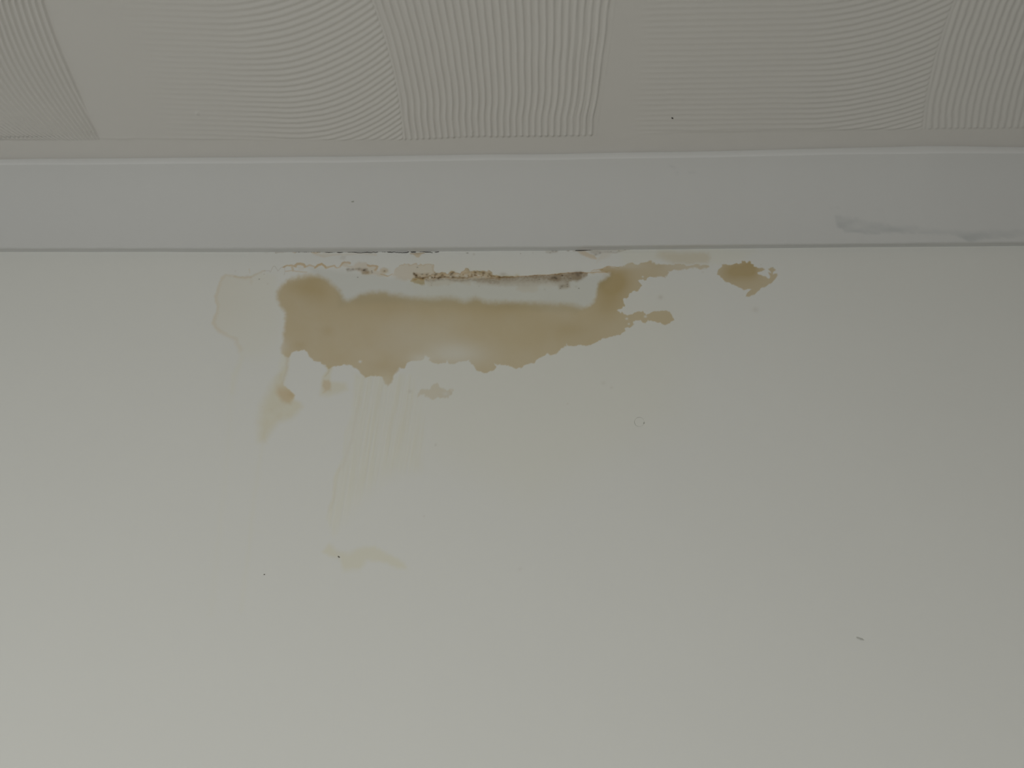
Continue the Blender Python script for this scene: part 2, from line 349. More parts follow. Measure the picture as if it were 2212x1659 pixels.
    f.add('flesh', pl, .85)
    lump = vnoise(U / 6.5 + 3, V / 5.0 + 7)
    ridge_top = np.where(U < 938, 592.0, 570.0)
    ridge = pl * sstep(-4, 4, V - ridge_top - 3 * (U < 938) * (vnoise(U / 6, V * 0) - .5)) * sstep(890, 900, U)
    f.add('tan', ridge * sstep(.25, .7, lump), .62)
    f.add('rust', ridge * sstep(.4, .75, 1 - lump), .6)
    f.add('mould', ridge * sstep(.55, .85, vnoise(U / 3.6 + 31, V / 2.8 + 3)) * sstep(586, 598, V), .8)
    for fr, x, y, rx, ry, a in (('f', 1080, 640, 6, 4, .8), ('f', 1460, 620, 4, 6, .6), ('f', 1620, 650, 6, 4, .9), ('f', 1740, 645, 5, 4, .8), ('f', 1820, 665, 5, 4, .9), ('f', 1960, 690, 6, 4, .8),
                               ('f', 2090, 740, 8, 3, .9), ('f', 2200, 760, 6, 3, .9), ('f', 850, 690, 6, 4, .7), ('g', 360, 745, 10, 3, .7), ('g', 480, 750, 10, 3, .8), ('g', 630, 730, 5, 4, .8), ('g', 1650, 690, 10, 3, .8)):
        ox, oy = P(fr, (x, y))[0]
        f.plus('gold', f.cov_blob(ox, oy, rx, ry), a * .9)
    f.add('gold', f.cov_poly(P('f', (70, 830, 2), (150, 770, 2), (250, 800, 2), (420, 800, 2), (400, 880, 2), (410, 960, 3), (340, 970, 3), (280, 940, 2), (200, 910, 2), (150, 870, 2)), 2), .95)
    f.add('tan', f.cov_poly(P('f', (70, 830, 2), (150, 770, 2), (420, 800, 2), (410, 960, 3), (280, 940, 2), (150, 870, 2)), 2), .55)
    f.add('wash', f.cov_poly(P('f', (0, 860, 5), (600, 860, 6), (600, 1000, 7), (200, 1050, 7)), 5), .4)
    f.add('mould', f.cov_line(P('f', (150, 680), (215, 740), (260, 790), (400, 785), (460, 765), (540, 760), (600, 780), (740, 795), (820, 780), (1000, 770), (1200, 790), (1450, 780)), 1.8, 1.6, (.5, 1.2)), .8)
    f.add('mould', f.cov_poly(P('f', (430, 820, 3), (800, 810, 3), (1500, 800, 3), (2212, 800, 3), (2212, 900, 5), (1600, 860, 5), (900, 850, 4), (440, 860, 4)), 3) * (.5 + .8 * vnoise(U / 4 + 9, V / 3)), .75)
    f.add('flesh', f.cov_poly(P('f', (430, 840, 3), (900, 840, 3), (1500, 820, 3), (1500, 960, 4), (1200, 880, 4), (660, 990, 4), (540, 980, 4), (440, 920, 4)), 3), .45)
    # long smudge under the ridge
    sm = f.cov_poly(SMUDGE, 2, (.6, .9))
    n1 = 0.5 + 0.5 * fbm(U, V, 14, 4, 21.0)
    n2 = vnoise(U / 3.2 + 50, V / 2.6 + 20)
    f.add('mould', sm * sstep(620, 598, V) * (.45 + .45 * n1 + .4 * n2), .95)
    f.add('mould', sm * (.2 + .6 * n1 + .4 * n2), .30)
    f.add('flesh', sm, .5)
    f.add('flesh', f.cov_poly(PINKISH, 5), .42)
    f.add('rust', f.cov_line(P('g', (0, 755), (100, 760), (250, 768), (480, 752), (640, 740), (850, 740), (1040, 715), (1480, 703), (1650, 680), (1850, 655), (2212, 635)), .9, 1.1, (.3, .7)), .8)
    f.add('rust', f.cov_line(P('h', (380, 650), (600, 655), (800, 640), (930, 650), (1010, 640)), .9, 1.0, (.3, .5)), .85)
    f.add('rust', f.cov_line(P('h', (620, 620), (700, 590), (760, 590), (830, 570), (900, 570), (930, 530), (1050, 500), (1200, 510), (1300, 540)), .7, 1.2, (.3, .8)), .7)
    f.add('gold', f.cov_line(P('h', (620, 655), (700, 670)), 2.2, 2), .45)
    f.add('flesh', f.cov_poly(P('h', (600, 640, 2), (850, 560, 2), (1050, 500, 2), (1250, 540, 3), (1150, 680, 6), (1050, 760, 5), (900, 800, 6), (900, 690, 5)), 3), .45)
    for x, y, rx, ry, a in ((1530, 790, 9, 5, .5), (2060, 690, 12, 5, .55), (2120, 760, 9, 6, .4), (1760, 760, 10, 9, .35), (1760, 970, 9, 5, .45), (300, 690, 8, 4, .4), (1850, 880, 7, 5, .3)):
        ox, oy = P('g', (x, y))[0]
        f.plus('mould', f.cov_blob(ox, oy, rx, ry) * (.5 + .7 * n1), a)
    # stains along the joint with the coving
    f.add('mould', f.cov_poly(P('d', (1120, 75, 1), (1200, 75, 1.5), (1320, 80, 1.5), (1330, 115, 1.5), (1240, 125, 2), (1135, 130, 1)), 1.5), .45)
    f.add('mould', f.cov_poly(P('d', (1310, 78, 1), (1480, 92, 1), (1470, 128, 1.2), (1420, 125, 1.5), (1370, 95, 1.2)), 1.5), .4)
    f.add('rust', f.cov_poly(P('d', (1310, 78, 1), (1480, 92, 1), (1470, 128, 1.2), (1420, 125, 1.5), (1370, 95, 1.2)), 1.5), .7)
    f.add('rust', f.cov_line(P('d', (1730, 115), (1800, 120), (1900, 92), (2000, 92)), 1.4, 1.4), .6)
    f.add('flesh', f.cov_line(P('d', (1750, 130, 2), (1900, 165, 3.5), (1960, 165, 2), (2160, 140, 2)), 2, 2.4), .6)
    f.add('flesh', f.cov_line(P('e', (0, 220, 4), (60, 210, 3), (350, 210, 2), (600, 205, 2), (900, 200, 1.5), (1230, 225, 2.5)), 2, 2), .45)
    f.add('mould', f.cov_poly(P('e', (380, 300, 3), (420, 230, 2), (540, 240, 3), (470, 350, 3)), 3), .2)
    f.add('rust', f.cov_poly(P('f', (60, 190, 1), (420, 175, 1), (340, 220, 1.5), (280, 285, 1.6), (220, 285, 1.6), (150, 220, 1.6)), 1.5, (.4, .6)), .62)
    f.add('mould', f.cov_line(P('f', (80, 190), (260, 195), (400, 185)), 1.5, 2), .4)
    f.add('rust', f.cov_poly(P('h', (290, 150, 2), (480, 150, 2), (600, 200, 2), (700, 240, 2), (760, 310, 2), (740, 345, 2), (640, 310, 3), (500, 270, 3), (360, 210, 3)), 2, (1, 1.2)), .55)
    f.add('mould', f.cov_poly(P('h', (540, 130, 2), (900, 140, 3), (1500, 115, 2), (1250, 175, 2), (900, 200, 3), (720, 240, 3), (640, 200, 3)), 2, (1, 1.6)) * (.4 + .7 * n1), .5)
    f.add('flesh', f.cov_poly(P('h', (880, 190, 4), (1130, 180, 4), (1000, 300, 5), (760, 410, 6), (760, 330, 4)), 4), .4)
    f.add('mould', f.cov_line(P('h', (30, 130), (110, 130)), .8, 1.0), .5)
    f.add('black', f.cov_line(P('h', (250, 132, .5), (420, 125, 1.0), (500, 122, 1.0), (560, 120, .6), (660, 122, .3)), 1, .8, (.2, .5)), .8)
    f.add('mould', f.cov_line(P('h', (200, 135), (700, 125), (1000, 115), (1400, 105), (1540, 110)), 1.2, 1.5, (.2, .5)), .45)
    f.add('mould', f.cov_line(P('g', (1330, 150), (1420, 160), (1600, 140)), 2.2, 2.4), .35)
    # pale yellow band, patches and runs
    f.add('tan', f.cov_poly(BAND, 8), .42)
    f.add('wash', f.cov_poly(P('c', (500, 90, 8), (1500, 80, 8), (1800, 100, 14), (1700, 200, 10), (1450, 230, 10), (900, 200, 10), (560, 230, 8)), 8), .38)
    lone = f.cov_poly(LONE, 2.2, (2, 3.2)); f.add('tan', lone, .45)
    f.mul('tan', f.cov_blob(*P('b', (545, 1465))[0], 7, 5), .7)
    f.add('mould', lone * f.cov_blob(*P('b', (560, 1480))[0], 14, 10), .12)
    rl = f.cov_poly(RUN_L, 6, (1.2, 1.0)); f.add('wash', rl, .85); f.add('tan', rl * (.75 + .5 * (n1 - .5)), .26)
    ry = f.cov_poly(P('k', (560, 250, 9), (690, 250, 4), (730, 430, 1.6), (850, 530, 1.4), (900, 590, 1.4), (975, 650, 2), (930, 730, 5), (860, 830, 7), (700, 780, 7), (600, 640, 8), (560, 420, 9)), 5, (.8, 1))
    f.add('rust', ry * sstep(*P('k', (0, 300), (0, 600))[0][1:2], *P('k', (0, 600))[0][1:2], V), .62)
    f.add('gold', ry * f.cov_blob(*P('k', (900, 640))[0], 9, 6), .35)
    rm = f.cov_poly(RUN_M, 5, (1, 1)); f.add('wash', rm, .7); f.add('tan', rm, .14)
    f.add('rust', f.cov_poly(P('k', (1600, 330, 4), (1720, 330, 4), (1760, 430, 4), (1730, 560, 4), (1620, 590, 5), (1570, 450, 4)), 4), .5)
    f.add('tan', f.cov_line(P('k', (1650, 0, 4), (1740, 60, 3), (1700, 160, 2), (1640, 240, 1.5)), 2, 3), .45)
    f.add('tan', f.cov_line(P('a', (800, 1080, 3), (800, 1200, 3.2), (775, 1280, 3.2), (745, 1360, 3)), 3, 4), .36)
    f.add('wash', f.cov_line(P('a', (780, 1080), (760, 1250), (730, 1380)), 9, 9), .6)
    streak = .5 + .5 * fbm(U + (V - 860) * .16, V * .05, 5, 3, 8.0)
    w = f.cov_poly(WASH, 8, (1.5, 1)); f.add('wash', w * (.4 + .65 * streak), .62); f.add('tan', w * sstep(.45, .9, streak) * sstep(1100, 900, V), .05)
    f.add('tan', f.cov_line(P('j', (1390, 0), (1360, 150), (1330, 330), (1260, 520), (1200, 640), (1190, 780), (1150, 900)), 3, 5, (1.5, 1)), .12)
    f.add('wash', f.cov_poly(LOW, 7, (2, 1.5)), .75); f.add('tan', f.cov_poly(LOW, 7, (2, 1.5)), .10)
    f.add('wash', f.cov_line(P('p', (568, 950), (548, 1080), (536, 1200), (520, 1320)), 3, 8, (2, 1)), .28)
    f.add('wash', f.cov_line(P('p', (500, 860), (492, 980), (470, 1180), (455, 1330)), 3, 12, (2, 1)), .2)
    f.add('wash', f.cov_poly(P('p', (900, 560, 30), (1500, 640, 60), (1460, 900, 90), (1150, 1080, 70), (930, 980, 60), (880, 800, 30)), 40), .3)
    # damp grey between ridge and stain
    f.add('damp', f.cov_poly(DAMP, 8, (2, 1)), .62)
    # pin spots, flecks and the ring
    for fr, x, y, r, a in SPOTS:
        ox, oy = P(fr, (x, y))[0]; rr = max(r / FR[fr][2], .8)
        f.plus('black', f.cov_blob(ox + 0, oy, rr * 1.05, rr * .8), a * .85)
        f.plus('mould', f.cov_blob(ox, oy, rr * 1.9, rr * 1.5), a * .18)
    for fr, x, y, r, a in FAINT_DOTS:
        ox, oy = P(fr, (x, y))[0]; rr = max(r / FR[fr][2], 1.2)
        f.plus('mould', f.cov_blob(ox, oy, rr, rr * .85), a * .55)
    # white bits where the skin of paint has lifted
    for fr, x, y, r in (('c', 592, 745, 12), ('c', 612, 795, 10), ('c', 770, 725, 13), ('a', 1495, 1155, 14), ('c', 745, 345, 9), ('b', 350, 1110, 13), ('b', 2195, 665, 10), ('f', 540, 780, 30), ('f', 620, 765, 20), ('f', 1040, 765, 30), ('f', 1190, 740, 44), ('f', 1410, 750, 44),
                        ('f', 550, 690, 34), ('f', 1700, 730, 24)):
        ox, oy = P(fr, (x, y))[0]; rr = r / FR[fr][2]
        b = np.clip(f.cov_blob(ox, oy, rr, rr * .8) * 1.3, 0, 1)
        for n in ('tan', 'gold', 'rust', 'mould'): f.mul(n, b, .8)
    # relief in metres, towards the room
    rel = 0.00055 * ridge * (lump + .4) + 0.00035 * pl + 0.00025 * p2
    for n_, w_ in (('rust', .00022),): rel = rel + w_ * sstep(0.2, 1, f.L[n_]) * (V < 640)
    rel = rel + 0.00022 * body * fbm(U, V, 46, 3, 40.0) * .5
    rel = rel + 0.00022 * w * (streak - .5)
    # the rough lower part of the joint, where filler was smeared
    rel = rel + 0.0004 * sstep(553, 546, V) * (.5 + .5 * fbm(U, V, 20, 3, 60.0)) * sstep(540, 620, U) * sstep(1600, 1400, U)
    # filler spread over the joint above the ridge
    masks = dict(ridge=ridge, main=main, right=right, tide=np.maximum(t * sstep(600, 575, U), 0), lone=lone, rl=rl, rm=rm, band=f.cov_poly(BAND, 8), pl=pl, p2=p2, sm=sm, low=f.cov_poly(LOW, 7, (2, 1.5)), wash=w)
    return f, rel, masks


# ------------------------------------------------------------------ materials
def new_mat(name):
    m = bpy.data.materials.new(name); m.use_nodes = True
    nt = m.node_tree; b = nt.nodes['Principled BSDF']
    b.inputs['Roughness'].default_value = 0.75
    b.inputs['Specular IOR Level'].default_value = 0.25
    return m, nt, b


def noise(nt, scale, detail=3.0, vec=None, rough=0.5):
    n = nt.nodes.new('ShaderNodeTexNoise'); n.inputs['Scale'].default_value = scale
    n.inputs['Detail'].default_value = detail; n.inputs['Roughness'].default_value = rough
    if vec is not None: nt.links.new(vec, n.inputs['Vector'])
    return n


def geo_pos(nt):
    return nt.nodes.new('ShaderNodeNewGeometry').outputs['Position']


def tint(nt, col, fac, tone):
    """multiply col by tone where fac"""
    mx = nt.nodes.new('ShaderNodeMix'); mx.data_type = 'RGBA'; mx.blend_type = 'MULTIPLY'
    nt.links.new(fac, mx.inputs[0]); nt.links.new(col, mx.inputs[6]); mx.inputs[7].default_value = (*tone, 1)
    return mx.outputs[2]


def paint_base(nt, color, var=0.02):
    pos = geo_pos(nt)
    n = noise(nt, 6.0, 4.0, pos)
    mx = nt.nodes.new('ShaderNodeMix'); mx.data_type = 'RGBA'
    nt.links.new(n.outputs[0], mx.inputs[0])
    mx.inputs[6].default_value = (*[c * (1 - var) for c in color], 1)
    mx.inputs[7].default_value = (*[c * (1 + var) for c in color], 1)
    return pos, mx.outputs[2]


def paint_bump(nt, bsdf, pos, items):
    prev = None
    for scale, strength, dist in items:
        n = noise(nt, scale, 3.0, pos)
        b = nt.nodes.new('ShaderNodeBump'); b.inputs['Strength'].default_value = strength
        b.inputs['Distance'].default_value = dist
        nt.links.new(n.outputs[0], b.inputs['Height'])
        if prev is not None: nt.links.new(prev, b.inputs['Normal'])
        prev = b.outputs[0]
    nt.links.new(prev, bsdf.inputs['Normal'])


TONES = {'tan': (0.80, 0.68, 0.485), 'gold': (0.84, 0.77, 0.60), 'rust': (0.84, 0.655, 0.43), 'mould': (0.54, 0.455, 0.365),
         'black': (0.10, 0.075, 0.05), 'wash': (1.0, 0.985, 0.88), 'flesh': (0.925, 0.845, 0.745), 'damp': (0.85, 0.86, 0.84)}


def stained_paint():
    m, nt, b = new_mat('stained_wall_paint')
    pos, col = paint_base(nt, (0.78, 0.785, 0.755), 0.012)
    for att, keys in (('stain_a', ('tan', 'gold', 'rust', 'mould')), ('stain_b', ('black', 'wash', 'flesh', 'damp'))):
        a = nt.nodes.new('ShaderNodeAttribute'); a.attribute_name = att
        sp = nt.nodes.new('ShaderNodeSeparateColor'); nt.links.new(a.outputs['Color'], sp.inputs[0])
        outs = [sp.outputs[0], sp.outputs[1], sp.outputs[2], a.outputs['Alpha']]
        for k, o in zip(keys, outs): col = tint(nt, col, o, TONES[k])
    nt.links.new(col, b.inputs['Base Color'])
    paint_bump(nt, b, pos, ((9.0, 0.25, 0.004), (170.0, 0.10, 0.0006)))
    return m


def plain_paint(name, color, bumps, var=0.012, smudge=None, face=None):
    m, nt, b = new_mat(name)
    pos, col = paint_base(nt, color, var)
    if smudge:
        a = nt.nodes.new('ShaderNodeAttribute'); a.attribute_name = 'smudge'
        col = tint(nt, col, a.outputs['Fac'], smudge)
    if face:     # face tinted darker so the lip stands out as lit: shading put into colour
        a = nt.nodes.new('ShaderNodeAttribute'); a.attribute_name = 'moulding_shade'
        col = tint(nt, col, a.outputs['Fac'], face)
    nt.links.new(col, b.inputs['Base Color'])
    paint_bump(nt, b, pos, bumps)
    return m


M_WALL = stained_paint()
M_CEIL = plain_paint('textured_ceiling_paint', (0.69, 0.675, 0.645), ((160.0, 0.12, 0.0006), (18.0, 0.2, 0.002)))
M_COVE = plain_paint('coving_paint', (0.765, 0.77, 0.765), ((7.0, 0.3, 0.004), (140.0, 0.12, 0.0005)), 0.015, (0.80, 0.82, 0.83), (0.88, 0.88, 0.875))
M_FLOOR = plain_paint('floor_carpet', (0.24, 0.22, 0.20), ((400.0, 0.6, 0.002),), 0.1)
M_DARK = plain_paint('dark_gap', (0.018, 0.014, 0.009), ((300.0, 0.3, 0.0005),), 0.3)
M_FLECK = plain_paint('dark_fleck_dirt', (0.045, 0.04, 0.032), ((500.0, 0.4, 0.0003),), 0.3)
M_SPECK = plain_paint('grey_speck_dirt', (0.14, 0.13, 0.11), ((500.0, 0.4, 0.0003),), 0.3)
M_SCUFF = plain_paint('pale_scuff', (0.52, 0.525, 0.49), ((400.0, 0.2, 0.0002),), 0.1)
M_GREY = plain_paint('grey_scuff', (0.42, 0.43, 0.39), ((400.0, 0.2, 0.0002),), 0.1)


# ------------------------------------------------------------------ mesh building
def mesh_object(name, co, quads, mat, smooth=True):
    me = bpy.data.meshes.new(name)
    nv, nq = len(co), len(quads)
    me.vertices.add(nv); me.vertices.foreach_set('co', np.ascontiguousarray(co, dtype=np.float32).ravel())
    me.loops.add(nq * 4); me.loops.foreach_set('vertex_index', np.ascontiguousarray(quads, dtype=np.int32).ravel())
    me.polygons.add(nq); me.polygons.foreach_set('loop_start', np.arange(0, nq * 4, 4, dtype=np.int32))
    me.update(calc_edges=True)
    me.polygons.foreach_set('use_smooth', np.full(nq, smooth))
    me.materials.append(mat); me.validate()
    o = bpy.data.objects.new(name, me); scene.collection.objects.link(o)
    return o


def color_attr(me, name, arr):
    a = me.attributes.new(name, 'FLOAT_COLOR', 'POINT')
    a.data.foreach_set('color', np.ascontiguousarray(arr, dtype=np.float32).ravel())


def tag(o, label, cat, group=None):
    o['label'] = label; o['category'] = cat
    if group: o['group'] = group
    return o


def grid_quads(nr, nc):
    r, c = np.meshgrid(np.arange(nr - 1), np.arange(nc - 1), indexing='ij')
    a = (r * nc + c).ravel()
    return np.stack([a, a + 1, a + nc + 1, a + nc], 1)


def spaced(*runs):
    """(from, to, step) runs joined"""
    out = []
    for a, b, s in runs:
        n = max(1, int(round((b - a) / s)))
        out += list(np.linspace(a, b, n, endpoint=False))
    out.append(runs[-1][1])
    return np.array(out)


# ------------------------------------------------------------------ lines where coving, wall and ceiling meet
LINES = {'junc': [(0, 544.5), (370, 544.5), (740, 545.5), (1106, 542.5), (1480, 538.5), (1850, 534.5), (2212, 531.5)],
         'ledge': [(0, 534.5), (370, 534), (740, 533.5), (1106, 531.5), (1480, 528), (1850, 524.5), (2212, 520.5)],
         'lipb': [(0, 356), (370, 353), (740, 350), (1106, 345), (1480, 340.5), (1850, 332.5), (2212, 330.5)],
         'lipt': [(0, 344), (190, 341), (370, 340), (740, 337), (1106, 332.5), (1480, 327), (1850, 318.5), (2000, 315), (2212, 317)],
         'comb': [(0, 304), (200, 302), (740, 303), (880, 302), (1010, 297), (1300, 293), (1480, 287), (1850, 281), (2212, 277)]}


def line_v(k, u):
    p = LINES[k]; xs = [a[0] for a in p]; ys = [a[1] for a in p]
    return np.interp(u, xs, ys)


US = np.linspace(-60, 2272, 400)
jx, jz = on_wall(US, line_v('junc', US))
lx, ly = on_ceiling(US, line_v('lipt', US))
cx_, cy_ = on_ceiling(US, line_v('comb', US))


def f_h(x):    # height of the joint on the wall
    return np.interp(x, jx, jz)


def f_p(x):    # how far the coving reaches along the ceiling
    return np.interp(x, lx, ly)


def f_c(x):    # where the combing ends
    return np.interp(x, cx_, cy_)


# ledge depth: on the level of the joint; lip height: on the upright plane of the lip
gx, gd = [], []
for u in US[::8]:
    v = float(line_v('ledge', u)); z = float(jz.mean())
    for _ in range(4):
        a, b = on_ceiling(np.array([u]), np.array([v]), z); z = float(f_h(a[0])) - 0.0036
    gx.append(a[0]); gd.append(b[0])
hx, hz = [], []
for u in US[::8]:
    v = float(line_v('lipb', u)); y = float(-ly.mean())
    for _ in range(4):
        a, b = on_wall(np.array([u]), np.array([v]), y); y = float(-f_p(a[0]))
    hx.append(a[0]); hz.append(b[0])
f_w = lambda x: np.interp(x, gx, gd)
f_t = lambda x: np.interp(x, hx, hz)

# ------------------------------------------------------------------ wall
xs = spaced((-2.2, -0.8, 0.2), (-0.8, -0.50, 0.02), (-0.50, 0.46, 0.00068), (0.46, 0.8, 0.02), (0.8, 2.2, 0.2))
z_top = float(jz.max())
zs = spaced((0.0, 1.60, 0.2), (1.60, 1.84, 0.004), (1.84, 2.02, 0.0016), (2.02, 2.205, 0.0012), (2.205, z_top + 0.012, 0.00062), (z_top + 0.012, CEIL_Z, 0.03))
X, Z = np.meshgrid(xs, zs)
X = X.ravel(); Z = Z.ravel()
U, V = to_px(X, 0.0, Z)
keep = (U > 380) & (U < 1760) & (V > 525) & (V < 1420) & (Z > 1.5)
idx = np.where(keep)[0]
fld, rel, masks = wall_fields(U[idx], V[idx])
A = np.zeros((len(X), 4)); B = np.zeros((len(X), 4)); REL = np.zeros(len(X))
for k, n in enumerate(LAYERS[:4]): A[idx, k] = fld.L[n]
for k, n in enumerate(LAYERS[4:]): B[idx, k] = fld.L[n]
REL[idx] = rel
co = np.stack([X, -REL, Z], 1)
quads = grid_quads(len(zs), len(xs))
taken = np.zeros(len(quads), bool)


def patch(name, mask_local, label, cat, thr=0.35, group=None):
    """the soaked or swollen skin of paint inside one stain, flush with the sound wall around it"""
    m = np.zeros(len(X)); m[idx] = mask_local
    sel = (m[quads] > thr).all(1) & ~taken
    taken[sel] = True
    q = quads[sel]
    used, inv = np.unique(q, return_inverse=True)
    c = co[used].copy()
    o = mesh_object(name, c, inv.reshape(-1, 4), M_WALL)
    color_attr(o.data, 'stain_a', A[used]); color_attr(o.data, 'stain_b', B[used])
    return tag(o, label, cat, group)


Ul, Vl = U[idx], V[idx]
mk = masks
mould_zone = np.maximum(mk['ridge'], mk['sm'] * (Vl < 618))
patch('water_stain', mk['main'] * (mk['sm'] * (Vl < 618) < .35), 'large brown water stain spreading below the coving, with ragged lower edge', 'stain', .42)
patch('water_stain', mk['right'], 'small ochre stain patch on the wall at the far right of the large brown one', 'stain', .42)
patch('water_stain', mk['lone'], 'small pale isolated blot just below the lower edge of the large brown stain', 'stain', .42)
patch('tide_mark', mk['tide'] * (mk['main'] < .3) * (Vl < 745) * (Ul < 575), 'pale beige tide mark with a pinkish rim left of the brown stain', 'stain', .3)
patch('drip_stain', mk['rl'] * (mk['main'] < .42), 'rusty orange drip running down from the lower left corner of the stain', 'stain', .35)
patch('drip_stain', mk['rm'] * (mk['main'] < .42), 'short faint orange drip to the right of the rusty drip', 'stain', .35)
patch('drip_stain', mk['wash'] * (mk['main'] < .1) * (mk['rm'] < .35) * (Vl > 868) * (Ul < 860), 'long faint yellowish runs streaked down the wall below the stain', 'stain', .5)
patch('water_stain', mk['low'], 'faint yellow smear low on the wall at the foot of the runs', 'stain', .45)
patch('water_stain', mk['band'] * (mk['main'] < .3) * (mk['right'] < .3), 'pale yellow blurred band under the coving above the right end of the stain', 'stain', .4)
patch('mould_patch', mould_zone * (mk['main'] < .5), 'long ridge of blistered paint with black and brown mould above the stain', 'mould', .42)
patch('blistered_paint', mk['pl'] * (mould_zone < .42) * (mk['main'] < .4), 'raised beige paint blister at the left end of the mouldy ridge', 'paint blister', .42)
patch('blistered_paint', mk['p2'] * (mk['pl'] < .42), 'low beige blister with grey mould specks left of the mouldy ridge', 'paint blister', .42)

used, inv = np.unique(quads[~taken], return_inverse=True)
wall = mesh_object('wall_back', co[used], inv.reshape(-1, 4), M_WALL)
wall['kind'] = 'structure'
color_attr(wall.data, 'stain_a', A[used]); color_attr(wall.data, 'stain_b', B[used])


# ------------------------------------------------------------------ crack along the joint
def band_mesh(name, pts3, widths, mat, thick=0.0003, axis=(0, 0, 1), out=(0, -1, 0)):
    """a thin closed strip along points, lying on a surface whose outward side is `out`"""
    ax = np.array(axis, float); on = np.array(out, float)
    n = len(pts3); co_ = []
    for p, w in zip(pts3, widths):
        p = np.array(p)
        co_ += [p + ax * w + on * 0, p + ax * w * .6 + on * thick, p - ax * w * .6 + on * thick, p - ax * w + on * 0]
    qs = []
    for i in range(n - 1):
        for k in range(4):
            a = i * 4 + k; b = i * 4 + (k + 1) % 4
            qs.append((a, b, b + 4, a + 4))
    qs.append((0, 1, 2, 3)); qs.append(((n - 1) * 4 + 3, (n - 1) * 4 + 2, (n - 1) * 4 + 1, (n - 1) * 4))
    return mesh_object(name, np.array(co_), np.array(qs), mat, False)


def crack(pts, label, seed):
    px = np.array(pts, float)
    r = np.random.RandomState(seed)
    t = np.concatenate([[0], np.cumsum(np.hypot(np.diff(px[:, 0]), np.diff(px[:, 1])))])
    tt = np.arange(0, t[-1], 1.6)
    u = np.interp(tt, t, px[:, 0]); v = np.interp(tt, t, px[:, 1]); w = np.interp(tt, t, px[:, 2])
    v = v + (r.rand(len(tt)) - .5) * .7
    x, z = on_wall(u, v)
    w = w * (.7 + .6 * r.rand(len(tt))); w[0] = w[-1] = .1
    o = band_mesh('wall_crack', np.stack([x, np.full(len(x), -0.00055), z], 1), w * 0.00038 + 0.00012, M_DARK, 0.00025)
    return tag(o, label, 'crack', 'hairline cracks along the foot of the coving')


crack(P('a', (880, 112, .15), (940, 113, .25)) + P('e', (-40, 170, .35), (100, 180, .45), (300, 172, .5), (370, 182, .5), (500, 168, .55), (700, 176, .65), (860, 186, .8), (960, 180, .8), (1040, 174, .9), (1070, 184, .9),
      (1140, 180, .7), (1180, 168, .4), (1220, 182, .5), (1290, 168, .7), (1320, 150, .9), (1400, 166, .9), (1500, 160, .9), (1540, 172, .8), (1620, 180, .7), (1665, 165, .35), (1720, 180, .5), (1800, 182, .9), (1960, 182, .9), (2010, 172, .9)) +
      P('f', (0, 172, 1.1), (60, 150, 1.1), (100, 168, 1.4), (190, 168, 1.5), (225, 142, 1.4), (290, 156, 1.4), (400, 158, 1.2), (430, 170, 1.0), (520, 170, .8), (580, 182, .7), (625, 190, .6)),
      'long dark jagged hairline crack under the coving, left of centre', 3)
crack(P('f', (650, 172, .5), (700, 168, .7), (760, 160, .4)), 'tiny dark crack just right of the end of the long crack', 4)
crack(P('h', (255, 132, .4), (340, 126, .5), (430, 128, .9), (500, 124, .8), (560, 120, .4), (640, 120, .2)), 'short black crack under the coving above the right part of the mouldy ridge', 5)


# ------------------------------------------------------------------ small flecks
def fleck(name, u, v, plane, size, aspect, ang, mat, label, cat, seed, h=0.0005, sides=14):
    """a crumb with an uneven outline and a domed top lying on the wall, coving or ceiling"""
    r = np.random.RandomState(seed)
    if plane == 'wall':
        x, z = on_wall(np.array([u]), np.array([v])); c = np.array([x[0], -0.0006, z[0]]); a1 = np.array([1, 0, 0.]); a2 = np.array([0, 0, 1.]); nn = np.array([0, -1., 0])
    elif plane == 'ceiling':
        x, y = on_ceiling(np.array([u]), np.array([v])); c = np.array([x[0], -y[0], CEIL_Z - 0.0009]); a1 = np.array([1, 0, 0.]); a2 = np.array([0, 1., 0]); nn = np.array([0, 0, -1.])
    else:
        c, a1, a2, nn = plane
    ca, sa = math.cos(ang), math.sin(ang)
    b1 = a1 * ca + a2 * sa; b2 = -a1 * sa + a2 * ca
    rad = [size * (0.75 + 0.5 * r.rand()) for _ in range(sides)]
    rings = ((1.0, -0.3), (0.85, 0.5), (0.5, 0.9), (0.15, 1.0)); co_ = []
    for s, hh in rings:
        for k in range(sides):
            th = 2 * math.pi * k / sides
            co_.append(c + b1 * rad[k] * s * math.cos(th) + b2 * rad[k] * s * math.sin(th) * aspect + nn * hh * h)
    qs = []
    for j in range(len(rings) - 1):
        for k in range(sides):
            a = j * sides + k; b = j * sides + (k + 1) % sides
            qs.append((a, b, b + sides, a + sides))
    k0 = (len(rings) - 1) * sides
    for k in range(0, sides // 2 - 1):
        qs.append((k0 + k, k0 + k + 1, k0 + sides - 2 - k, k0 + sides - 1 - k))
    o = mesh_object(name, np.array(co_), np.array(qs), mat, True)
    return tag(o, label, cat)


fleck('dark_fleck', 1452, 254.5, 'ceiling', 0.0013, .6, .4, M_FLECK, 'tiny black fleck on the combed ceiling, right of centre', 'fleck', 1, .0008)
fleck('dark_fleck', 731.8, 1203.5, 'wall', 0.0013, .35, -.7, M_SPECK, 'tiny dark chip on the lower left of the wall beside the faint yellow smear', 'fleck', 2)
fleck('dark_fleck', 1857, 1380, 'wall', 0.0030, .3, -.35, M_SCUFF, 'small grey scuff low on the right side of the wall', 'fleck', 6, .0002)
fleck('dark_fleck', 571, 1241.5, 'wall', 0.0006, .7, 0, M_SPECK, 'pinhead dark speck low on the left part of the wall', 'fleck', 7, .0003)

